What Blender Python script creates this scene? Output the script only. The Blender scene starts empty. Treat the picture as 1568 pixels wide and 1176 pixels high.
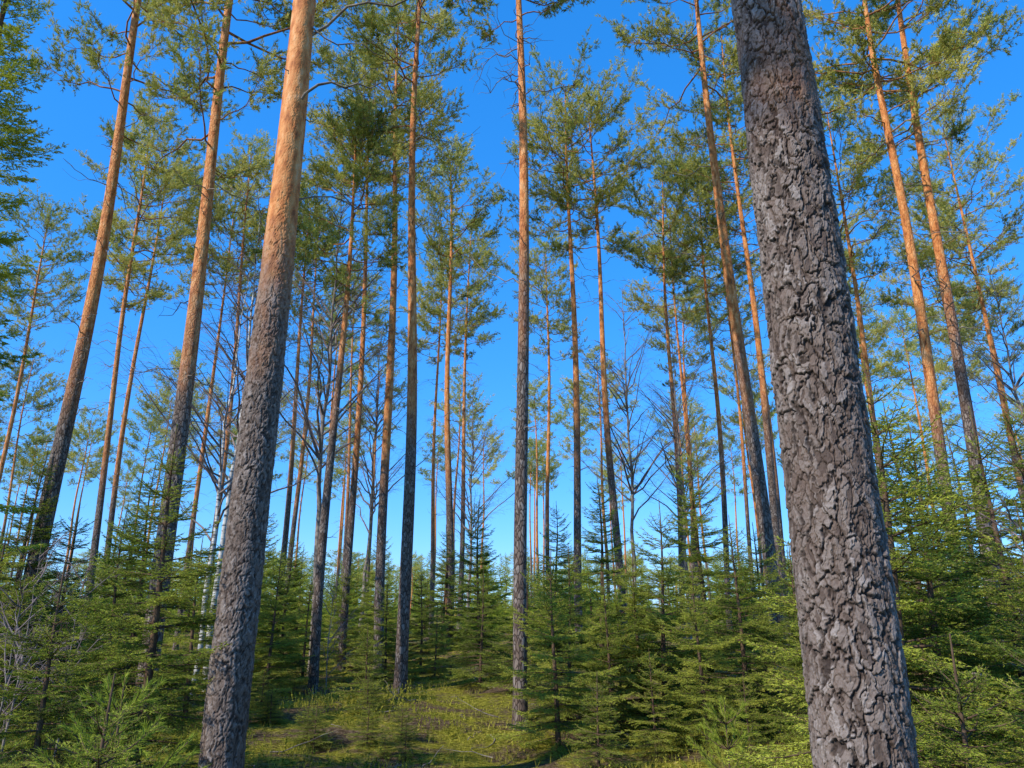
import bpy, math
import numpy as np
from mathutils import Vector

rng = np.random.default_rng(7)
scene = bpy.context.scene
COL = scene.collection
EYE = 1.6

# ------------------------------------------------------------------ noise
def hsh(a, b, c=0.0):
    v = np.sin(a*127.1 + b*311.7 + c*74.7)*43758.5453
    return v - np.floor(v)

def vnoise(u, v, per=100000, seed=0.0):
    ui = np.floor(u); vi = np.floor(v)
    fu = u-ui; fv = v-vi
    fu = fu*fu*(3-2*fu); fv = fv*fv*(3-2*fv)
    a = hsh(np.mod(ui, per), vi, seed); b = hsh(np.mod(ui+1, per), vi, seed)
    c = hsh(np.mod(ui, per), vi+1, seed); d = hsh(np.mod(ui+1, per), vi+1, seed)
    return (a*(1-fu)+b*fu)*(1-fv)+(c*(1-fu)+d*fu)*fv

def worley(u, v, per, seed=0.0):
    ui = np.floor(u); vi = np.floor(v)
    F1 = np.full(u.shape, 9.0); F2 = F1.copy(); ID = np.zeros(u.shape); DV = np.zeros(u.shape)
    for du in (-1, 0, 1):
        for dv in (-1, 0, 1):
            cu = ui+du; cv = vi+dv; cm = np.mod(cu, per)
            px = cu+hsh(cm, cv, seed+1.3)
            py = cv+hsh(cm, cv, seed+5.1)
            d = np.sqrt((px-u)**2+(py-v)**2)
            closer = d < F1
            F2 = np.where(closer, F1, np.minimum(F2, d))
            ID = np.where(closer, hsh(cm, cv, seed+9.7), ID)
            DV = np.where(closer, v-py, DV)
            F1 = np.where(closer, d, F1)
    return F1, F2, ID, DV

def sstep(a, b, x):
    t = np.clip((x-a)/(b-a), 0, 1)
    return t*t*(3-2*t)

def ground_h(x, y):
    x = np.asarray(x, float); y = np.asarray(y, float)
    h = 0.35*(vnoise(x/9+50, y/9+50, seed=2)-0.5)
    h = h + 0.24*(vnoise(x/2.3+90, y/2.3+90, seed=3)-0.5)
    h = h + 0.15*(vnoise(x/0.8+300, y/0.8+300, seed=4)-0.5)
    r = np.sqrt(x*x+y*y)
    return h*np.clip(r/6, 0.2, 1)

# ------------------------------------------------------------------ mesh builder
def nrm(a):
    return a/np.maximum(np.linalg.norm(a, axis=-1, keepdims=True), 1e-9)

class MB:
    def __init__(s):
        s.V = []; s.F = []; s.M = []; s.C = []; s.S = []; s.n = 0
    def add(s, V, F, mat, c0=0.5, c1=0.5, smooth=False):
        n = len(V)
        c = np.zeros((n, 4)); c[:, 0] = c0; c[:, 1] = c1; c[:, 3] = 1
        s.V.append(V); s.F.append(F+s.n); s.C.append(c)
        s.M.append(np.full(len(F), mat, np.int32)); s.S.append(np.full(len(F), smooth, bool))
        s.n += n
    def build(s, name, mats):
        V = np.concatenate(s.V).astype(np.float32); F = np.concatenate(s.F).astype(np.int32)
        M = np.concatenate(s.M); C = np.concatenate(s.C).astype(np.float32); S = np.concatenate(s.S)
        me = bpy.data.meshes.new(name)
        me.vertices.add(len(V)); me.vertices.foreach_set('co', V.ravel())
        me.loops.add(len(F)*3); me.loops.foreach_set('vertex_index', F.ravel())
        me.polygons.add(len(F))
        me.polygons.foreach_set('loop_start', np.arange(0, len(F)*3, 3, dtype=np.int32))
        me.polygons.foreach_set('loop_total', np.full(len(F), 3, np.int32))
        for m in mats: me.materials.append(m)
        me.polygons.foreach_set('material_index', M)
        me.polygons.foreach_set('use_smooth', S)
        a = me.attributes.new('col', 'FLOAT_COLOR', 'POINT')
        a.data.foreach_set('color', C.ravel())
        me.update(calc_edges=True)
        return me

def gridfaces(P, S, wrap=True):
    i = np.arange(P-1)[:, None]; j = np.arange(S if wrap else S-1)[None, :]
    a = i*S+j; b = i*S+(j+1) % S; c = (i+1)*S+(j+1) % S; d = (i+1)*S+j
    return np.concatenate([np.stack([a, b, c], -1).reshape(-1, 3), np.stack([a, c, d], -1).reshape(-1, 3)])

def tubes(mb, pts, rad, S, mat, c0=0.5, c1=0.5):
    pts = np.asarray(pts, float); rad = np.asarray(rad, float)
    N, P, _ = pts.shape
    if N == 0: return
    T = nrm(np.gradient(pts, axis=1))
    m = nrm(T.mean(1))
    ref = np.where(np.abs(m[:, 2:3]) < 0.85, np.array([[0, 0, 1.0]]), np.array([[1.0, 0, 0]]))[:, None, :]
    U = nrm(np.cross(T, np.broadcast_to(ref, T.shape))); W = np.cross(T, U)
    a = np.arange(S)*2*math.pi/S
    ring = pts[:, :, None]+rad[:, :, None, None]*(np.cos(a)[None, None, :, None]*U[:, :, None]+np.sin(a)[None, None, :, None]*W[:, :, None])
    f = gridfaces(P, S)
    F = (f[None]+(np.arange(N)*P*S)[:, None, None]).reshape(-1, 3)
    mb.add(ring.reshape(-1, 3), F, mat, c0, c1, True)

def needles(mb, P0, P1, per_m, ln, wd, ang, mat, tint, R, flat=1.0):
    if len(P0) == 0: return
    d = P1-P0; L = np.linalg.norm(d, axis=1)
    n = np.floor(L*per_m+R.random(len(L))).astype(int)
    idx = np.repeat(np.arange(len(L)), n)
    N = len(idx)
    if N == 0: return
    t = R.random(N)**0.85
    ax = nrm(d)[idx]
    base = P0[idx]+d[idx]*t[:, None]
    p = nrm(np.cross(ax, R.normal(size=(N, 3))))
    p[:, 2] *= flat
    th = np.radians(ang*(0.6+0.7*R.random(N)))*(1-0.45*t)
    dr = nrm(ax*np.cos(th)[:, None]+p*np.sin(th)[:, None])
    l = ln*(0.7+0.5*R.random(N))
    sd = nrm(np.cross(dr, R.normal(size=(N, 3))))*(wd*0.5*(0.7+0.6*R.random(N)))[:, None]
    V = np.stack([base-sd, base+sd, base+dr*l[:, None]], 1).reshape(-1, 3)
    F = np.arange(N*3).reshape(-1, 3)
    c = np.clip(np.asarray(tint)[idx]+R.normal(size=N)*0.08, 0, 1)
    mb.add(V, F, mat, np.repeat(c, 3), np.repeat(R.random(N), 3), False)

# ------------------------------------------------------------------ materials
def mat_new(name):
    m = bpy.data.materials.new(name); m.use_nodes = True
    nt = m.node_tree; nt.nodes.clear()
    return m, nt, nt.nodes, nt.links

def ramp(N, stops):
    r = N.new('ShaderNodeValToRGB'); e = r.color_ramp.elements
    while len(e) > 1: e.remove(e[0])
    e[0].position = stops[0][0]; e[0].color = (*stops[0][1], 1)
    for p, c in stops[1:]:
        x = e.new(p); x.color = (*c, 1)
    return r

def foliage_mat(name, stops, transl=0.3):
    m, nt, N, L = mat_new(name)
    out = N.new('ShaderNodeOutputMaterial')
    at = N.new('ShaderNodeAttribute'); at.attribute_name = 'col'
    sep = N.new('ShaderNodeSeparateColor'); L.new(at.outputs['Color'], sep.inputs[0])
    oi = N.new('ShaderNodeObjectInfo')
    ad = N.new('ShaderNodeMath'); ad.operation = 'MULTIPLY_ADD'; ad.inputs[1].default_value = 0.30
    L.new(oi.outputs['Random'], ad.inputs[0])
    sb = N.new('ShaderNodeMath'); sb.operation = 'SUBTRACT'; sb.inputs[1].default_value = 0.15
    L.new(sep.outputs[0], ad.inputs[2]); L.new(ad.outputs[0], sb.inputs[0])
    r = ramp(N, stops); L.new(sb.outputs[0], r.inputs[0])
    d = N.new('ShaderNodeBsdfDiffuse')
    L.new(r.outputs[0], d.inputs['Color'])
    t = N.new('ShaderNodeBsdfTranslucent'); mx = N.new('ShaderNodeMixShader'); mx.inputs[0].default_value = transl
    L.new(r.outputs[0], t.inputs[0])
    L.new(d.outputs[0], mx.inputs[1]); L.new(t.outputs[0], mx.inputs[2]); L.new(mx.outputs[0], out.inputs[0])
    return m

def bark_mat(name, near=False, z1=5.0, z2=8.5):
    m, nt, N, L = mat_new(name)
    out = N.new('ShaderNodeOutputMaterial')
    bs = N.new('ShaderNodeBsdfPrincipled'); bs.inputs['Roughness'].default_value = 0.75
    bs.inputs['Specular IOR Level'].default_value = 0.3
    tc = N.new('ShaderNodeTexCoord')
    mp = N.new('ShaderNodeMapping'); mp.inputs['Scale'].default_value = (1, 1, 0.38)
    L.new(tc.outputs['Object'], mp.inputs[0])
    wn = N.new('ShaderNodeTexNoise'); wn.inputs['Scale'].default_value = 9; wn.inputs['Detail'].default_value = 3
    L.new(mp.outputs[0], wn.inputs['Vector'])
    wv = N.new('ShaderNodeVectorMath'); wv.operation = 'MULTIPLY_ADD'
    wv.inputs[1].default_value = (0.09, 0.09, 0.09)
    L.new(wn.outputs['Color'], wv.inputs[0]); L.new(mp.outputs[0], wv.inputs[2])
    vo = N.new('ShaderNodeTexVoronoi'); vo.feature = 'DISTANCE_TO_EDGE'; vo.inputs['Scale'].default_value = 24
    L.new(wv.outputs[0], vo.inputs['Vector'])
    vc = N.new('ShaderNodeTexVoronoi'); vc.inputs['Scale'].default_value = 24; L.new(wv.outputs[0], vc.inputs['Vector'])
    fn = N.new('ShaderNodeTexNoise'); fn.inputs['Scale'].default_value = 70; fn.inputs['Detail'].default_value = 6
    fn.inputs['Roughness'].default_value = 0.7
    L.new(tc.outputs['Object'], fn.inputs['Vector'])
    pl = N.new('ShaderNodeMapRange'); pl.inputs['From Max'].default_value = 0.16
    L.new(vo.outputs['Distance'], pl.inputs[0])
    if near:
        at = N.new('ShaderNodeAttribute'); at.attribute_name = 'col'
        sp = N.new('ShaderNodeSeparateColor'); L.new(at.outputs['Color'], sp.inputs[0])
        plate = sp.outputs[0]; cell = sp.outputs[1]
    else:
        plate = pl.outputs[0]
        sp = N.new('ShaderNodeSeparateColor'); L.new(vc.outputs['Color'], sp.inputs[0])
        cell = sp.outputs[0]
    mixv = N.new('ShaderNodeMath'); mixv.operation = 'MULTIPLY_ADD'; mixv.inputs[1].default_value = 0.55
    L.new(fn.outputs['Fac'], mixv.inputs[0])
    s2 = N.new('ShaderNodeMath'); s2.operation = 'MULTIPLY_ADD'; s2.inputs[1].default_value = 0.45; s2.inputs[2].default_value = -0.02
    L.new(cell, s2.inputs[0]); L.new(s2.outputs[0], mixv.inputs[2])
    gc = ramp(N, [(0.0, (0.085, 0.047, 0.032)), (0.35, (0.15, 0.102, 0.076)), (0.6, (0.225, 0.175, 0.145)), (0.9, (0.44, 0.38, 0.34))])
    L.new(mixv.outputs[0], gc.inputs[0])
    gcr = N.new('ShaderNodeMixRGB'); gcr.inputs[1].default_value = (0.030, 0.018, 0.013, 1)
    L.new(plate, gcr.inputs[0]); L.new(gc.outputs[0], gcr.inputs[2])
    on = N.new('ShaderNodeTexNoise'); on.inputs['Scale'].default_value = 14; on.inputs['Detail'].default_value = 5
    L.new(mp.outputs[0], on.inputs['Vector'])
    oc = ramp(N, [(0.3, (0.32, 0.09, 0.022)), (0.45, (0.62, 0.215, 0.058)), (0.6, (0.76, 0.33, 0.11)), (0.75, (0.78, 0.47, 0.25))])
    L.new(on.outputs['Fac'], oc.inputs[0])
    och = N.new('ShaderNodeMixRGB'); och.blend_type = 'MULTIPLY'; och.inputs[2].default_value = (0.5, 0.4, 0.36, 1)
    inv = N.new('ShaderNodeMapRange'); inv.inputs['From Max'].default_value = 0.25 if near else 0.35
    inv.inputs['To Min'].default_value = 0.75; inv.inputs['To Max'].default_value = 0.0
    L.new(plate, inv.inputs[0]); L.new(inv.outputs[0], och.inputs[0]); L.new(oc.outputs[0], och.inputs[1])
    sx = N.new('ShaderNodeSeparateXYZ'); L.new(tc.outputs['Object'], sx.inputs[0])
    hn = N.new('ShaderNodeTexNoise'); hn.inputs['Scale'].default_value = 1.6; hn.inputs['Detail'].default_value = 5
    L.new(mp.outputs[0], hn.inputs['Vector'])
    oi = N.new('ShaderNodeObjectInfo')
    h1 = N.new('ShaderNodeMath'); h1.operation = 'MULTIPLY_ADD'; h1.inputs[1].default_value = 6.0
    L.new(hn.outputs['Fac'], h1.inputs[0]); L.new(sx.outputs['Z'], h1.inputs[2])
    h2 = N.new('ShaderNodeMath'); h2.operation = 'MULTIPLY_ADD'; h2.inputs[1].default_value = 0.0 if near else 2.6
    L.new(oi.outputs['Random'], h2.inputs[0]); L.new(h1.outputs[0], h2.inputs[2])
    hm = N.new('ShaderNodeMapRange'); hm.interpolation_type = 'SMOOTHSTEP'
    hm.inputs['From Min'].default_value = z1+3; hm.inputs['From Max'].default_value = z2+3
    L.new(h2.outputs[0], hm.inputs[0])
    fc = N.new('ShaderNodeMixRGB'); L.new(hm.outputs[0], fc.inputs[0]); L.new(gcr.outputs[0], fc.inputs[1]); L.new(och.outputs[0], fc.inputs[2])
    L.new(fc.outputs[0], bs.inputs['Base Color'])
    bh = N.new('ShaderNodeMath'); bh.operation = 'MULTIPLY_ADD'; bh.inputs[1].default_value = 0.4
    L.new(fn.outputs['Fac'], bh.inputs[0])
    if near: bh.inputs[2].default_value = 0
    else: L.new(pl.outputs[0], bh.inputs[2])
    bp = N.new('ShaderNodeBump'); bp.inputs['Strength'].default_value = 0.75; bp.inputs['Distance'].default_value = 0.010
    L.new(bh.outputs[0], bp.inputs['Height']); L.new(bp.outputs[0], bs.inputs['Normal'])
    L.new(bs.outputs[0], out.inputs[0])
    return m

def simple_mat(name, c1, c2, scale=8):
    m, nt, N, L = mat_new(name)
    out = N.new('ShaderNodeOutputMaterial'); bs = N.new('ShaderNodeBsdfDiffuse')
    tc = N.new('ShaderNodeTexCoord'); n = N.new('ShaderNodeTexNoise'); n.inputs['Scale'].default_value = scale; n.inputs['Detail'].default_value = 4
    L.new(tc.outputs['Object'], n.inputs['Vector'])
    r = ramp(N, [(0.35, c1), (0.65, c2)]); L.new(n.outputs['Fac'], r.inputs[0]); L.new(r.outputs[0], bs.inputs['Color'])
    L.new(bs.outputs[0], out.inputs[0]); return m

M_BARK = bark_mat('pine_bark', z1=5.8, z2=9.4)
M_BARKN = bark_mat('pine_bark_near', near=True, z1=3.9, z2=6.4)
M_LIMB = simple_mat('pine_limb_bark', (0.20, 0.09, 0.045), (0.42, 0.20, 0.09), 6)
M_DEAD = simple_mat('dead_branch', (0.12, 0.10, 0.085), (0.34, 0.28, 0.23), 9)
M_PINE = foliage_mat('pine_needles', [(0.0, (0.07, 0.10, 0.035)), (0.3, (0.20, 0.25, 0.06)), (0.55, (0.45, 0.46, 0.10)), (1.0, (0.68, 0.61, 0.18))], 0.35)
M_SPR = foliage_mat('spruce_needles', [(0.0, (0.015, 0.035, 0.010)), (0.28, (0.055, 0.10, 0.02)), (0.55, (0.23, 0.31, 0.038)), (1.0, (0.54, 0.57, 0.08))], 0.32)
M_COVER = foliage_mat('undergrowth_leaves', [(0.0, (0.04, 0.06, 0.012)), (0.4, (0.20, 0.22, 0.03)), (0.7, (0.48, 0.43, 0.06)), (1.0, (0.60, 0.48, 0.15))], 0.3)
M_TWIG = simple_mat('spruce_twig', (0.08, 0.05, 0.035), (0.17, 0.11, 0.07), 12)

def birch_mat():
    m, nt, N, L = mat_new('birch_bark')
    out = N.new('ShaderNodeOutputMaterial'); bs = N.new('ShaderNodeBsdfPrincipled'); bs.inputs['Roughness'].default_value = 0.6
    tc = N.new('ShaderNodeTexCoord'); mp = N.new('ShaderNodeMapping'); mp.inputs['Scale'].default_value = (3, 3, 14)
    n = N.new('ShaderNodeTexNoise'); n.inputs['Scale'].default_value = 1.4; n.inputs['Detail'].default_value = 4
    L.new(tc.outputs['Object'], mp.inputs[0]); L.new(mp.outputs[0], n.inputs['Vector'])
    r = ramp(N, [(0.36, (0.035, 0.03, 0.028)), (0.45, (0.5, 0.47, 0.43)), (0.7, (0.72, 0.70, 0.66))])
    L.new(n.outputs['Fac'], r.inputs[0]); L.new(r.outputs[0], bs.inputs['Base Color']); L.new(bs.outputs[0], out.inputs[0])
    return m
M_BIRCH = birch_mat()
M_BTWIG = simple_mat('birch_twig', (0.14, 0.10, 0.085), (0.30, 0.24, 0.22), 3)

# ------------------------------------------------------------------ trees
def trunk_r(z, H, dia, fl=0.13):
    t = np.clip(z/H, 0, 1)
    return dia/2*(1.03-0.87*t**1.5)+dia*fl*np.exp(-np.clip(z, 0, 50)/0.22)

def limb_curve(b, az, L, slope, curl, R, P=7, wob=0.06):
    s = np.linspace(0, 1, P)
    h = L*s
    dz = slope*L*s+curl*L*s**2
    side = np.cumsum(R.normal(size=P))*wob*L/P*2; side[0] = 0
    up = np.cumsum(R.normal(size=P))*wob*L/P*2; up[0] = 0
    c, sn = math.cos(az), math.sin(az)
    return np.stack([b[0]+h*c-side*sn, b[1]+h*sn+side*c, b[2]+dz+up], 1)

def pine_mesh(name, seed, H=20, dia=0.27, cb=11, lean=(0, 0), near=0, dead=14, Rmax=2.3, amp=0.07, nl=40, extra=(), far=False):
    R = np.random.default_rng(seed)
    mb = MB()
    ph = R.random()*6.28; ph2 = R.random()*6.28; k = 0.28+0.2*R.random()
    def cen(z):
        z = np.asarray(z, float)
        zz = np.clip(z, 0, None)
        return np.stack([lean[0]*z+amp*(np.sin(zz*k+ph)-math.sin(ph)), lean[1]*z+amp*(np.sin(zz*k*1.3+ph2)-math.sin(ph2)), z], -1)
    def grid(zs, S, displace):
        th = np.arange(S)*2*math.pi/S
        Z, T = np.meshgrid(zs, th, indexing='ij')
        r = trunk_r(Z, H, dia, 0.0 if near else 0.13)
        flare = 1+0.08*np.exp(-np.clip(Z, 0, 9)/0.3)*np.sin(T*5+ph)
        r = r*flare*(1+0.03*np.sin(T*2+Z*0.4+ph)+0.02*np.sin(3*T-Z*0.9))
        c0 = 0.5; c1 = 0.5
        if displace:
            U = T/(2*math.pi)
            n1 = max(8, int(round(2*math.pi*dia/2/0.042))); n2 = int(n1*2.4)
            wa = (vnoise(U*n1*1.0, Z/0.08, n1, 1)-.5)*1.1; wb = (vnoise(U*n1, Z/0.08, n1, 2)-.5)*1.1
            wa2 = (vnoise(U*n1*5, Z/0.016, n1*5, 6)-.5)*0.45; wb2 = (vnoise(U*n1*5, Z/0.016, n1*5, 7)-.5)*0.30
            F1, F2, I1, D1 = worley(U*n1+wa+wa2, Z/0.125+wb+wb2, n1, seed)
            e1 = sstep(0.0, 0.20, F2-F1)
            G1, G2, I2, D2 = worley(U*n2+wa*1.6+wa2*1.6, Z/0.045+wb*1.6+wb2*1.6, n2, seed+3)
            e2 = sstep(0.0, 0.13, G2-G1)
            fine = vnoise(U*n1*11, Z/0.006, n1*11, 8)
            region = vnoise(U*4, Z/0.35, 4, 12)
            up = sstep(3.6, 6.6, Z+1.5*(vnoise(U*3, Z/0.6, 3, 4)-.5))
            dp = 0.7+0.8*region
            d = 0.0112*dp*e1*(0.6+0.6*I1)+e2*(0.0012+0.0040*I2)-0.0042*D2*e2-0.003*D1*e1+0.002*fine
            d = d*(1-0.72*up)
            r = r-0.008+d
            c0 = ((0.06+0.94*e1)*(0.5+0.5*e2)*np.where(I2 > 0.15, 1, 0.6)).ravel(); c0 = np.clip(c0+0.30*up.ravel(), 0, 1)
            c1 = np.clip(0.3*I1+0.7*I2+(fine-.5)*0.3+(region-.5)*0.3, 0, 1).ravel()
        C = cen(Z)
        V = np.stack([C[..., 0]+r*np.cos(T), C[..., 1]+r*np.sin(T), Z], -1).reshape(-1, 3)
        mb.add(V, gridfaces(len(zs), S), 1 if displace else 0, c0, c1, True)
    if near:
        S, dz, zf = near
        grid(np.arange(-0.3, zf+dz*0.5, dz), S, True)
        grid(np.arange(zf-0.01, H, 0.3), 32, False)
    else:
        grid(np.concatenate([np.array([-0.3, 0, 0.1, 0.25, 0.45]), np.arange(0.8, H, 0.4 if not far else 1.5)]), 18 if not far else 9, False)
    segs0 = []; segs1 = []; tint = []
    mains = []; mr = []; secs = []; sr = []
    CH = H-cb
    for i in range(nl):
        t = ((i+R.random())/nl)**0.9
        z = cb+CH*t*0.985
        prof = (1-t)**0.55*(0.35+0.85*min(1, t*2.6+0.1))
        L = max(0.4, Rmax*prof*(0.5+0.75*R.random()))
        if R.random() < 0.17: continue
        az = i*2.4+R.normal()*0.6
        b = cen(z)
        sl = -0.08+0.9*t**1.3+R.normal()*0.16
        cv = limb_curve(b, az, L, sl, 0.10+0.28*R.random(), R, 8, 0.15)
        mains.append(cv)
        r0 = min(0.007+0.008*L, trunk_r(z, H, dia)*0.5)
        mr.append(np.linspace(r0, 0.0035, 8))
        # foliage sits in separate tufted clumps toward the limb's outer half
        ncl = int(1.3+L*2.15)
        base_t = 0.30+0.44*R.random()
        for c_ in range(ncl):
            sc = 0.36+0.64*(c_+0.3+R.random()*0.7)/ncl if L > 0.9 else 0.3+0.7*(c_+R.random())/ncl
            sc = min(sc, 0.999)*7; a = min(int(sc), 6); fr = sc-a
            p = cv[a]*(1-fr)+cv[a+1]*fr
            tan = cv[a+1]-cv[a]; taz = math.atan2(tan[1], tan[0])
            tb_ = base_t+R.normal()*0.09
            for j in range(int(3.2+R.random()*2.3)):
                l2 = (0.27+0.18*min(L, 2))*(0.55+0.65*R.random())
                c2 = limb_curve(p, taz+R.normal()*0.85, l2, 0.05+0.45*R.random()+0.3*t, 0.3, R, 4, 0.25)
                secs.append(c2); sr.append(np.linspace(0.004, 0.0025, 4))
                nt = max(5, int(l2*17))
                q = 0.25+0.8*R.random(nt); q = np.minimum(q, 0.999)*3
                ai = q.astype(int); ff = (q-ai)[:, None]
                pp = c2[ai]*(1-ff)+c2[ai+1]*ff
                dd = nrm(c2[ai+1]-c2[ai])
                dv = nrm(dd*0.7+R.normal(size=(nt, 3))*0.5+np.array([0, 0, 0.32]))
                ll = 0.10+0.11*R.random(nt)
                segs0.append(pp); segs1.append(pp+dv*ll[:, None])
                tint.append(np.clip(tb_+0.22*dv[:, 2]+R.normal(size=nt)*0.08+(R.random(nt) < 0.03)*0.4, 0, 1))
    S0 = np.concatenate(segs0); S1 = np.concatenate(segs1); TT = np.concatenate(tint)
    tubes(mb, mains, mr, 5 if not far else 3, 2)
    if not far: tubes(mb, secs, sr, 3, 2)
    if far: needles(mb, S0, S1, 30, 0.13, 0.036, 62, 4, TT, R)
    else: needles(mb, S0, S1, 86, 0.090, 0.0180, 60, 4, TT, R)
    dm = []; dr = []; ds = []; dsr = []
    for i in range(dead if not far else 5):
        z = cb*(0.35+0.68*R.random()**0.6)
        az = R.random()*6.28; L = (0.25+1.3*R.random()**2)*(0.5+z/cb*0.7)
        cv = limb_curve(cen(z), az, L, -0.05+R.normal()*0.2, R.normal()*0.15, R, 8, 0.25)
        dm.append(cv); dr.append(np.linspace(0.012, 0.004, 8))
        for j in range(int(L*4)):
            p = cv[2+int(R.random()*5)]
            ds.append(limb_curve(p, az+R.normal()*0.8, 0.15+0.4*R.random(), R.normal()*0.3, 0, R, 4, 0.3)); dsr.append(np.linspace(0.005, 0.002, 4))
    for (z, az, L, sl) in extra:
        cv = limb_curve(cen(z), az, L, sl, 0.12, R, 8, 0.18); dm.append(cv); dr.append(np.linspace(0.020, 0.007, 8))
        for j in range(int(L*3)):
            p = cv[3+int(R.random()*4)]
            ds.append(limb_curve(p, az+R.normal()*0.7, 0.2+0.4*R.random(), 0.2+R.normal()*0.3, 0, R, 4, 0.3)); dsr.append(np.linspace(0.007, 0.003, 4))
    if dm: tubes(mb, dm, dr, 5, 3)
    if ds: tubes(mb, ds, dsr, 3, 3)
    return mb.build(name, [M_BARK, M_BARKN, M_LIMB, M_DEAD, M_PINE])

def spruce_mesh(name, seed, H, spread, per_m, nl, nw, nbm=22, sub=True, tone=0.42, leader=0.3, z0=0.05, twigs=True):
    R = np.random.default_rng(seed); mb = MB()
    zs = np.linspace(-0.1, H, 14)
    c = np.stack([0.01*H*np.sin(zs*1.3+seed), 0.01*H*np.cos(zs*1.1), zs], 1)
    tubes(mb, [c], [np.linspace(0.012*H+0.008, 0.004, 14)], 8, 0)
    A = []; B = []; T = []; mains = []; mr = []
    nb = int(H*nbm)
    top = H-leader
    for i in range(nb):
        t = (i+R.random()*0.6)/nb
        wz = top*t
        sp = 0.16+0.1*(H > 2.5)
        z = z0*H+(top-z0*H)*((round(wz/sp)*sp/top) if R.random() < 0.65 else t)
        z = min(z, top); tt = z/H
        L = (spread*(1-tt)**0.85*(0.5+0.65*R.random())+0.06)*min(1, 0.55+tt*5)
        az = i*2.4+R.normal()*0.4
        s = np.linspace(0, 1, 8)
        sl = -0.12+0.95*tt**1.5+R.normal()*0.10
        dz = L*(sl*s-0.42*(1-tt)*s**2+0.38*(1-tt*0.3)*s**3)
        ca, sa = math.cos(az), math.sin(az)
        bow = R.normal()*0.12*L*s**2
        b = np.array([np.interp(z, zs, c[:, 0]), np.interp(z, zs, c[:, 1]), z])
        cv = b+np.stack([L*s*ca-bow*sa, L*s*sa+bow*ca, dz], 1)
        mains.append(cv); mr.append(np.linspace(0.004+0.006*L, 0.0015, 8))
        tone_b = tone+R.normal()*0.12-0.16+0.12*tt
        A.append(cv[1:-1]); B.append(cv[2:]); T.append(tone_b+0.42*s[2:]**2)  # inner needles painted darker for shade between branches; tips paler as new shoots
        n = max(2, int(L/(0.06 if twigs else 0.10)))
        ss = 0.12+0.86*(np.arange(n)+R.random(n)*0.5)/n
        ss = np.repeat(ss, 2); sg = np.tile([1, -1], n)
        q = ss*7; a = np.minimum(q.astype(int), 6); f = (q-a)[:, None]
        p = cv[a]*(1-f)+cv[a+1]*f; tg = nrm(cv[a+1]-cv[a])
        sd = nrm(np.cross(tg, np.array([0, 0, 1.0])))*sg[:, None]
        l = (0.40*L*(1-ss)**0.75*np.minimum(1, ss*4+0.2)+0.035)*(0.7+0.5*R.random(len(ss)))
        dv = nrm(tg*0.75+sd*0.85+R.normal(size=p.shape)*0.12+np.array([0, 0, -0.12]))
        e = p+dv*l[:, None]
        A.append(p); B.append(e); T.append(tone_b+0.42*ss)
        if sub:
            big = l > 0.11
            for fr in (0.35, 0.6, 0.82):
                for g in (1, -1):
                    pb = p[big]+dv[big]*(l[big]*fr)[:, None]
                    s2 = nrm(np.cross(dv[big], np.array([0, 0, 1.0])))*g
                    d2 = nrm(dv[big]*0.8+s2*0.75+R.normal(size=pb.shape)*0.15+np.array([0, 0, -0.1]))
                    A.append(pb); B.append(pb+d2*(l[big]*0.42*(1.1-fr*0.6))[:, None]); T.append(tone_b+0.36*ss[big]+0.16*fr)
    lp = c[-1]; bs = lp-np.array([0, 0, leader])
    A.append(np.array([bs])); B.append(np.array([lp])); T.append(np.array([0.75]))
    for kx in range(5):
        a = kx*1.26
        A.append(np.array([bs])); B.append(np.array([bs+np.array([math.cos(a)*.6, math.sin(a)*.6, 0.6])*leader*0.6])); T.append(np.array([0.7]))
    A = np.concatenate(A); B = np.concatenate(B); T = np.clip(np.concatenate(T), 0, 1)
    tubes(mb, mains, mr, 4 if twigs else 3, 0)
    if twigs: tubes(mb, np.stack([A, B], 1), np.full((len(A), 2), 0.0016), 3, 0)
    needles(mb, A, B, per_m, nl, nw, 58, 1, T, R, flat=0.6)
    return mb.build(name, [M_TWIG, M_SPR])

def pine_sapling_mesh(name, seed, H):
    R = np.random.default_rng(seed); mb = MB(); A = []; B = []; T = []
    A.append(np.array([[0, 0, H*0.35]])); B.append(np.array([[0, 0, H*1.0]])); T.append([0.8])
    tubes(mb, [np.stack([np.zeros(6), np.zeros(6), np.linspace(-0.05, H, 6)], 1)], [np.linspace(0.012, 0.004, 6)], 6, 0)
    for lv, fr in enumerate([0.2, 0.4, 0.6, 0.8]):
        for k in range(6):
            az = k*1.05+lv*0.5+R.normal()*0.15; L = H*(0.42-0.36*fr)*(0.8+0.4*R.random())+0.06
            cv = limb_curve(np.array([0, 0, H*fr]), az, L, 0.3, 0.5, R, 5, 0.06)
            tubes(mb, [cv], [np.linspace(0.006, 0.003, 5)], 4, 0)
            A.append(cv[1:-1]); B.append(cv[2:]); T.append(np.full(3, 0.6+0.1*R.random()))
            for m in range(3):
                p = cv[2+m % 2]; d = nrm(R.normal(size=3)*0.5+np.array([math.cos(az), math.sin(az), 0.6]))
                A.append(np.array([p])); B.append(np.array([p+d*L*0.4])); T.append([0.65])
    needles(mb, np.concatenate(A), np.concatenate(B), 420, 0.05, 0.0036, 50, 1, np.clip(np.concatenate(T), 0, 1), R)
    return mb.build(name, [M_TWIG, M_SPR])

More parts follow.
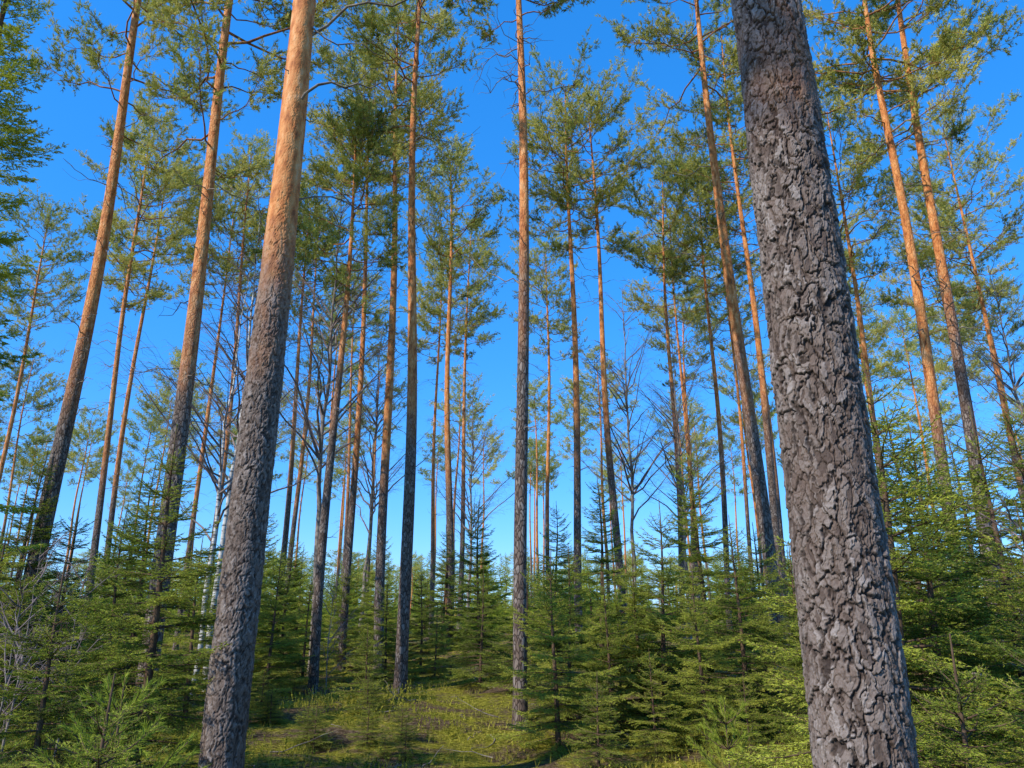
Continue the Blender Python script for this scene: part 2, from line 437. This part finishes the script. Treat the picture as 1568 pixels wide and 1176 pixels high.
def birch_mesh(name, seed, H, dia, white=True, low=0.3):
    R = np.random.default_rng(seed); mb = MB()
    zs = np.linspace(-0.2, H, 24)
    wx = np.cumsum(R.normal(size=24))*0.03*min(1, H/8); wy = np.cumsum(R.normal(size=24))*0.03*min(1, H/8)
    c = np.stack([wx-wx[0], wy-wy[0], zs], 1)
    tubes(mb, [c], [dia/2*(1-np.clip(zs/H, 0, 1)**1.1*0.93)], 10, 0)
    l1 = []; r1 = []; l2 = []; r2 = []; l3 = []; r3 = []
    for i in range(int(H*2.6)+6):
        t = low+(.98-low)*R.random(); z = t*H
        b = np.array([np.interp(z, zs, c[:, 0]), np.interp(z, zs, c[:, 1]), z])
        L = H*0.22*(1.05-t)*(0.7+0.7*R.random())+0.3; az = R.random()*6.28
        cv = limb_curve(b, az, L, 0.9+0.5*R.random(), -0.1, R, 8, 0.12); l1.append(cv); r1.append(np.linspace(min(0.006+0.012*L, dia*.35), 0.003, 8))
        for j in range(int(4+L*4)):
            p = cv[1+int(R.random()*6)]; a2 = az+R.normal()*0.8; LL = L*(0.2+0.3*R.random())
            c2 = limb_curve(p, a2, LL, 0.9, -0.3, R, 5, 0.15); l2.append(c2); r2.append(np.linspace(0.004, 0.002, 5))
            for m in range(4):
                l3.append(limb_curve(c2[1+m % 4], a2+R.normal()*0.8, LL*0.45, 0.5, -0.6, R, 4, 0.2)); r3.append(np.linspace(0.003, 0.0018, 4))
    tubes(mb, l1, r1, 5, 1); tubes(mb, l2, r2, 3, 1); tubes(mb, l3, r3, 3, 1)
    return mb.build(name, [M_BIRCH if white else M_DEAD, M_BTWIG])

def place(name, me, x, y, rot=0, s=1.0, sz=None, parent=None, tilt=(0, 0)):
    o = bpy.data.objects.new(name, me); COL.objects.link(o)
    o.location = (x, y, float(ground_h(x, y)))
    o.rotation_euler = (tilt[0], tilt[1], rot); o.scale = (s, s, sz if sz else s)
    if parent: o.parent = parent
    return o

def empty(name):
    o = bpy.data.objects.new(name, None); COL.objects.link(o); o.empty_display_size = 0.5; return o

EL, AZ = math.radians(40), math.radians(-129)
SX, SY = math.sin(AZ), math.cos(AZ)

# pines seen individually: (x/y bearing ratio, distance y, diameter, lean x, H, crown base)
PINES = [
 (-.645, 13.7, .34, -.006, 21.5, 11.8, 2.5),
 (-.472, 12.0, .33, -.014, 19.0, 9.4, 2.5),
 (-.561, 22.0, .24, -.040, 18.5, 11.0, 2.1),
 (-.545, 26.0, .24, -.010, 19.0, 12.5, 2.0),
 (-.408, 24.0, .22, -.017, 18.5, 12.5, 2.0),
 (-.440, 28.0, .22, .0, 19.0, 13.3, 2.0),
 (-.312, 26.0, .24, -.006, 17.5, 12.4, 2.0),
 (-.256, 16.0, .23, -.004, 13.5, 8.6, 1.7),
 (-.222, 20.0, .22, -.015, 19.0, 13.8, 1.9),
 (-.173, 19.0, .29, -.021, 20.5, 13.6, 2.2),
 (-.144, 15.0, .27, -.018, 21.0, 12.4, 2.2),
 (-.107, 35.0, .24, .0, 19.5, 13.5, 2.2),
 (-.082, 26.0, .30, -.022, 19.5, 12.8, 2.5),
 (-.070, 34.0, .26, .010, 20.5, 13.5, 2.3),
 (.011, 11.0, .23, -.006, 18.5, 12.2, 2.0),
 (.088, 22.0, .27, .0, 20.0, 13.0, 2.5),
 (.149, 22.0, .27, -.023, 18.5, 13.0, 2.2),
 (.224, 27.0, .24, .017, 19.5, 13.8, 2.2),
 (.247, 31.0, .22, .0, 19.0, 13.8, 2.0),
 (.350, 15.0, .31, -.027, 21.0, 13.4, 2.4),
 (.358, 20.0, .25, .0, 20.5, 13.8, 2.1),
 (.366, 25.0, .24, -.010, 19.5, 13.8, 2.1),
 (.286, 27.0, .24, .015, 19.5, 13.8, 2.2),
 (.323, 33.0, .22, .0, 19.0, 13.4, 2.0),
 (.597, 13.0, .25, .020, 19.0, 10.6, 2.3),
 (.630, 13.5, .26, .037, 20.0, 11.3, 2.5),
 (.710, 23.0, .24, .0, 19.0, 11.0, 2.4),
 (.655, 27.0, .22, .0, 19.0, 12.0, 2.3),
 (-.30, 31.0, .24, .0, 19.5, 12.5, 2.2),
 (.05, 33.0, .24, .01, 19.5, 13.0, 2.3),
 (.52, 22.0, .24, .0, 19.0, 11.0, 2.3),
]
VAR = []
for i, (k, y, d, lx, H, cb, Rm) in enumerate(PINES):
    me = pine_mesh('pine_tree_mesh', 100+i, H, d*0.88, cb, (lx, 0), dead=int(16+rng.random()*14), Rmax=Rm*1.1, nl=int(42+rng.random()*10))
    place('pine_tree', me, k*y, y)
    VAR.append((me, H))
print('pine', len(VAR[0][0].polygons))
FARV = [(pine_mesh('pine_far_mesh', 300+i, 19.5, .24, 12.4+i*0.4, (0, 0), Rmax=2.4, nl=42, far=True), 19.5) for i in range(6)]
me = pine_mesh('pine_tree_mesh', 501, 21, .345, 12.5, (.001, 0), near=(176, 0.010, 9.2), dead=9, Rmax=2.2, amp=0.02,
               extra=((7.0, 0.1, 1.0, 0.25), (8.0, -0.25, 2.0, 0.12), (5.8, 0.1, 0.22, 0.2), (9.0, 2.9, 1.4, 0.3)))
place('pine_tree', me, -.365*7, 7.0)
me = pine_mesh('pine_tree_mesh', 502, 20, .322, 12.5, (-.001, 0), near=(460, 0.0034, 5.2), dead=0, Rmax=2.2, amp=0.012)
place('pine_tree', me, .442*2.9, 2.9)

forest = empty('pine_forest')
pts = [(k*y, y) for (k, y, *_) in PINES]+[(-2.5, 7), (1.27, 2.9)]
nfix = len(pts)
pts.append((1.28+SX*13.0+0.5, 2.9+SY*13.0-.4))  # out-of-view pine added sunward to throw shade on the near right trunk
n = 0
while n < 70:
    y = math.sqrt(rng.uniform(29**2, 78**2)); k = rng.uniform(-.95, .95); x = k*y
    if min((x-a)**2+(y-b)**2 for a, b in pts) < 3.4**2: continue
    pts.append((x, y)); n += 1
n = 0
while n < 12:
    a = rng.uniform(0, 2*math.pi); r = rng.uniform(6, 30); x = r*math.sin(a); y = r*math.cos(a)
    if y > 3 and abs(x) < y*0.86+1.5: continue
    al = x*SX+y*SY; ac = x*SY-y*SX
    if al > -4 and abs(ac) < 18: continue
    if min((x-p)**2+(y-q)**2 for p, q in pts) < 3.0**2: continue
    pts.append((x, y)); n += 1
for (x, y) in pts[nfix:]:
    V_ = FARV if y > 42 else VAR
    me, H = V_[int(rng.integers(len(V_)))]
    s = rng.uniform(0.84, 1.06)
    place('pine', me, x, y, rng.random()*6.28, s, s*rng.uniform(.95, 1.05), forest, (rng.normal()*0.012, rng.normal()*0.012))
for (x, y) in ((-2, -17), (-27, 1)):  # unseen pines added outside the frame to dapple the sunlight
    me, H = VAR[int(rng.integers(len(VAR)))]
    place('pine', me, x, y, rng.random()*6.28, .95, .95, forest)

SP = {
 'a': spruce_mesh('spruce_mesh_a', 11, 1.4, .62, 330, .018, .0036, 40, tone=.58, leader=.28),
 'b': spruce_mesh('spruce_mesh_b', 12, 2.2, .85, 230, .020, .0050, 30, tone=.56),
 'c': spruce_mesh('spruce_mesh_c', 13, 3.4, 1.15, 160, .022, .0068, 25, tone=.46, leader=.4),
 'c2': spruce_mesh('spruce_mesh_c2', 14, 3.2, 1.3, 160, .022, .0068, 24, tone=.66, leader=.35),
 'd': spruce_mesh('spruce_mesh_d', 15, 4.8, 1.35, 110, .028, .0095, 22, tone=.46, leader=.45),
 'e': spruce_mesh('spruce_mesh_e', 16, 15, 2.2, 75, .05, .017, 16, tone=.78, leader=.5, twigs=False),
 'f': spruce_mesh('spruce_mesh_f', 17, 3.2, 1.15, 60, .045, .017, 22, tone=.50, leader=.35, twigs=False),
 'g': spruce_mesh('spruce_mesh_g', 18, 4.6, 1.3, 50, .05, .020, 19, tone=.60, leader=.45, twigs=False),
 'h': spruce_mesh('spruce_mesh_h', 19, 13, 2.6, 12, .15, .07, 8, sub=False, tone=.55, leader=.5, twigs=False),
}
SH = {'a': 1.4, 'b': 2.2, 'c': 3.4, 'c2': 3.2, 'd': 4.8, 'e': 15, 'f': 3.2, 'g': 4.6, 'h': 13}
NEAR = [
 (-.515, 4.0, 1.35, 'a'), (-.475, 7.2, 3.35, 'c'), (-.60, 6.5, 2.0, 'b'), (-.69, 9.0, 2.6, 'c2'),
 (-.60, 12.0, 3.3, 'c'), (-.53, 10.5, 3.0, 'd'), (-.42, 10.5, 2.5, 'c2'), (-.72, 6.0, 1.6, 'b'), (-.66, 4.6, 1.1, 'a'),
 (-.315, 15.0, 2.7, 'c2'), (-.27, 17.5, 2.4, 'b'), (-.19, 12.5, 1.25, 'a'), (-.165, 17.0, 2.2, 'b'), (-.345, 16, 4.0, 'd'),
 (-.045, 22.0, 4.8, 'd'), (-.04, 15.0, 2.2, 'b'), (.055, 9.8, 2.45, 'c2'), (.075, 11.5, 2.6, 'c'), (.02, 14.0, 2.2, 'b'),
 (.12, 19.0, 4.9, 'd'), (.165, 12.0, 2.6, 'c2'), (.20, 11.5, 3.4, 'c'), (.255, 13.0, 4.5, 'd'), (.125, 11, 2.2, 'c'),
 (.245, 9.5, 2.1, 'c2'), (.30, 10.5, 2.9, 'c'), (.33, 12.5, 3.0, 'c2'), (.30, 8.0, 1.0, 'b'), (.38, 9.0, 2.4, 'c'),
 (.51, 6.0, 3.7, 'c2'), (.56, 7.0, 3.4, 'c'), (.575, 4.4, 1.45, 'a'), (.66, 7.5, 3.7, 'c'), (.70, 5.6, 2.4, 'c2'),
 (.62, 9.5, 4.0, 'd'), (.54, 9.5, 4.4, 'd'), (.72, 9.0, 4.4, 'd'), (.47, 7.5, 2.6, 'b'), (.68, 4.5, 1.5, 'a'), (.50, 4.6, 1.2, 'a'),
 (-.87, 10.5, 15.0, 'e'), (.11, 8.6, 1.0, 'a'), (.18, 9.3, 1.2, 'b'), (-.12, 19, 2.6, 'c'), (-.22, 20, 2.8, 'c2'), (-.10, 17, 1.6, 'b'),
 (-.66, 13.5, 4.6, 'd'), (-.50, 17, 5.0, 'd'), (-.30, 22, 3.8, 'd'), (-.38, 21, 4.8, 'd'), (-.18, 24, 4.0, 'd'), (-.09, 26, 4.2, 'd'), (.06, 25, 5, 'd'),
]
occ = []
for (k, y, h, v) in NEAR:
    s = h/SH[v]
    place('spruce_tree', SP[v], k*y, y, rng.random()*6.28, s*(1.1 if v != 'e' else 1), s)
    occ.append((k*y, y))
under = empty('spruce_undergrowth')
n = 0
while n < 215:
    y = math.sqrt(rng.uniform(11**2, 72**2)); k = rng.uniform(-.95, .95); x = k*y
    if -.36 < k < .0 and y < 20: continue
    if y < 30 and vnoise(x/6+20, y/6+20, seed=61) < 0.42: continue
    if min((x-a)**2+(y-b)**2 for a, b in occ) < 1.3: continue
    v = rng.choice(['f', 'g']) if y > 19 else rng.choice(['b', 'c', 'c2']); h = rng.uniform(0.9, 2.8)+(y > 22)*rng.uniform(0, 1.45)**2.2+(y > 40)*rng.uniform(0, 2.0)
    s = h/SH[v]
    place('spruce', SP[v], x, y, rng.random()*6.28, s*rng.uniform(1.0, 1.5), s, under, (rng.normal()*.04, rng.normal()*.04)); occ.append((x, y)); n += 1
n = 0
while n < 26:
    y = rng.uniform(7.5, 18); k = rng.uniform(-.36, .1); x = k*y
    if vnoise(x/1.6+20, y/1.6+20, seed=62) < 0.5: continue
    s = rng.uniform(.15, .42); place('spruce', SP['a'], x, y, rng.random()*6.28, s*1.5, s, under); n += 1
n = 0
while n < 20:
    a = rng.uniform(0, 6.28); r = rng.uniform(4, 16); x = r*math.sin(a); y = r*math.cos(a)
    if y > 0 and abs(x) < y*0.9+1: continue
    s = rng.uniform(.4, .7); place('spruce', SP['f'], x, y, a, s, s, under); n += 1

ps = pine_sapling_mesh('pine_sapling_mesh', 5, 0.95)
place('pine_sapling', ps, .272*6.6, 6.6)
place('pine_sapling', ps, -.50*5.2, 5.2, 1.0, 1.3)
place('pine_sapling', ps, .14*12, 12, 2.0, 2.0)

b1 = birch_mesh('birch_mesh_a', 31, 12, .15); b2 = birch_mesh('birch_mesh_b', 32, 14, .17, white=False)
b3 = birch_mesh('birch_sapling_mesh', 36, 2.6, .03, white=False, low=.12)
place('birch_tree', b1, -.396*17, 17, 0); place('birch_tree', b1, -.412*16, 16, 2, .8)
place('birch_tree', b2, -.262*19, 19.0, 1); place('birch_tree', b2, .165*30, 30, 3, 1.1); place('birch_tree', b2, .235*24, 24, 3, .8)
place('birch_tree', b2, .74*18, 18, 1, .75); place('birch_tree', b2, -.06*28, 28, 5, .75)
place('birch_tree', b2, -.2*34, 34, 5, 1.1)
for (k, y, s_) in ((-.655, 7.2, .7), (-.64, 8.4, .9), (-.575, 8.8, .8), (-.24, 15, .8), (.69, 7.0, 1.0)):
    place('bare_sapling', b3, k*y, y, k*40, s_)

dist = empty('distant_forest')
for i in range(420):
    y = rng.uniform(90, 210); x = rng.uniform(-1, 1)*y*1.05
    if rng.random() < 0.45:
        me, H = FARV[int(rng.integers(6))]; h = rng.uniform(9, 15)*y/140; s = h/H; o = place('pine', me, x, y, rng.random()*6, s*1.7, s, dist)
        o.location.z -= h*0.25
    else:
        h = rng.uniform(7, 14)*y/150; s = h/13; place('spruce', SP['h'], x, y, rng.random()*6, s*1.35, s, dist)

# ------------------------------------------------------------------ ground
n = 620
s = np.linspace(-1, 1, n); kk = 6.4
g = np.sinh(s*kk)/math.sinh(kk)*900
X, Y = np.meshgrid(g, g+9, indexing='ij')
Z = ground_h(X, Y)
mb = MB()
mb.add(np.stack([X, Y, Z], -1).reshape(-1, 3), gridfaces(n, n, wrap=False), 0, 0.5, 0.5, True)
m, nt, N, L = mat_new('forest_floor')
out = N.new('ShaderNodeOutputMaterial'); bs = N.new('ShaderNodeBsdfDiffuse')
tc = N.new('ShaderNodeTexCoord')
def noise(sc, det=5, ro=.6):
    q = N.new('ShaderNodeTexNoise'); q.inputs['Scale'].default_value = sc; q.inputs['Detail'].default_value = det; q.inputs['Roughness'].default_value = ro
    L.new(tc.outputs['Object'], q.inputs['Vector']); return q
na = noise(1.1, 8, .75); nb_ = noise(16, 6, .75)
moss = ramp(N, [(0.34, (0.06, 0.07, 0.012)), (0.5, (0.30, 0.275, 0.035)), (0.66, (0.58, 0.49, 0.08))]); L.new(nb_.outputs['Fac'], moss.inputs[0])
lit = ramp(N, [(0.34, (0.045, 0.03, 0.018)), (0.5, (0.18, 0.12, 0.07)), (0.70, (0.40, 0.29, 0.18))]); L.new(nb_.outputs['Fac'], lit.inputs[0])
mk = N.new('ShaderNodeMapRange'); mk.inputs['From Min'].default_value = .46; mk.inputs['From Max'].default_value = .56; L.new(na.outputs['Fac'], mk.inputs[0])
mx = N.new('ShaderNodeMixRGB'); L.new(mk.outputs[0], mx.inputs[0]); L.new(moss.outputs[0], mx.inputs[1]); L.new(lit.outputs[0], mx.inputs[2])
L.new(mx.outputs[0], bs.inputs['Color'])
bp = N.new('ShaderNodeBump'); bp.inputs['Strength'].default_value = 1; bp.inputs['Distance'].default_value = 0.12
L.new(nb_.outputs['Fac'], bp.inputs['Height']); L.new(bp.outputs[0], bs.inputs['Normal']); L.new(bs.outputs[0], out.inputs[0])
me = mb.build('forest_ground_mesh', [m]); o = bpy.data.objects.new('forest_ground', me); COL.objects.link(o)

R = np.random.default_rng(77); mb = MB()
def scatter(n, y0, y1, kmax=0.95):
    y = np.sqrt(R.uniform(y0**2, y1**2, n)); x = R.uniform(-kmax, kmax, n)*y
    return x, y
x, y = scatter(34000, 3.0, 24)
dn = vnoise(x/0.9+40, y/0.9+40, seed=21)
keep = dn > 0.48; x = x[keep]; y = y[keep]; dn = dn[keep]
P0 = np.stack([x, y, ground_h(x, y)-0.02], 1)
hh = 0.05+0.20*R.random(len(x))*(dn-.3)*2
P1 = P0+nrm(R.normal(size=P0.shape)*0.28+np.array([0, 0, 1.0]))*hh[:, None]
needles(mb, P0, P1, 105, .026, .014, 65, 0, 0.15+0.65*vnoise(x/1.5+7, y/1.5, seed=5)+R.normal(size=len(x))*.08, R)
x, y = scatter(12000, 3.0, 26)
keep = vnoise(x/.9+10, y/.9+40, seed=31) > 0.5; x = x[keep]; y = y[keep]
P0 = np.stack([x, y, ground_h(x, y)-0.01], 1); P1 = P0+np.array([0, 0, 0.03])
needles(mb, P0, P1, 220, .13, .004, 34, 0, 0.55+0.4*vnoise(x/3+7, y/3, seed=8), R)
me = mb.build('undergrowth_mesh', [M_COVER]); o = bpy.data.objects.new('bilberry_undergrowth', me); COL.objects.link(o)

mb = MB(); tw = []; tr = []
x, y = scatter(260, 5, 20, .8)
for a, b in zip(x, y):
    L_ = 0.15+0.7*R.random()**3; c = limb_curve(np.array([a, b, float(ground_h(a, b))+0.03]), R.random()*6.28, L_, R.normal()*0.06, 0.05, R, 6, .2)
    c[:, 2] = np.maximum(c[:, 2], ground_h(c[:, 0], c[:, 1])+0.01)
    tw.append(c); tr.append(np.linspace(0.004+0.006*L_, 0.002, 6))
tubes(mb, tw, tr, 5, 0)
me = mb.build('fallen_twigs_mesh', [M_DEAD]); o = bpy.data.objects.new('fallen_twigs', me); COL.objects.link(o)

# ------------------------------------------------------------------ sky & sun
w = bpy.data.worlds.new('World'); scene.world = w; w.use_nodes = True
nt = w.node_tree; nt.nodes.clear(); WL = nt.links
out = nt.nodes.new('ShaderNodeOutputWorld'); bg = nt.nodes.new('ShaderNodeBackground'); sk = nt.nodes.new('ShaderNodeTexSky')
sk.sky_type = 'NISHITA'; sk.sun_disc = False; sk.sun_elevation = EL; sk.sun_rotation = AZ
sk.air_density = 1.0; sk.dust_density = 0.25; sk.ozone_density = 2.0
gm = nt.nodes.new('ShaderNodeGamma'); gm.inputs[1].default_value = 0.54
tn = nt.nodes.new('ShaderNodeMixRGB'); tn.blend_type = 'MULTIPLY'; tn.inputs[0].default_value = 1; tn.inputs[2].default_value = (1.62, 2.38, 3.75, 1)
hs = nt.nodes.new('ShaderNodeHueSaturation'); hs.inputs['Saturation'].default_value = 1.26
WL.new(sk.outputs[0], gm.inputs[0]); WL.new(gm.outputs[0], tn.inputs[1]); WL.new(tn.outputs[0], hs.inputs['Color'])
WL.new(hs.outputs[0], bg.inputs[0]); WL.new(bg.outputs[0], out.inputs[0])
bg.inputs[1].default_value = 0.15
sd = Vector((math.sin(AZ)*math.cos(EL), math.cos(AZ)*math.cos(EL), math.sin(EL)))
sl = bpy.data.lights.new('sun', 'SUN'); sl.energy = 5.0; sl.angle = math.radians(0.5); sl.color = (1, .94, .82)
so = bpy.data.objects.new('sun', sl); COL.objects.link(so); so.rotation_euler = sd.to_track_quat('Z', 'Y').to_euler()

cam = bpy.data.cameras.new('camera'); cam.lens = 25.26; cam.sensor_width = 36; cam.clip_end = 3000; cam.clip_start = 0.05
co = bpy.data.objects.new('camera', cam); COL.objects.link(co)
co.location = (0, 0, EYE+float(ground_h(0, 0))); co.rotation_euler = (math.radians(90+17.2), 0, 0)
scene.camera = co
scene.view_settings.view_transform = 'Standard'; scene.view_settings.look = 'None'; scene.view_settings.exposure = 0
print('TRIS', sum(len(m.polygons) for m in bpy.data.meshes))
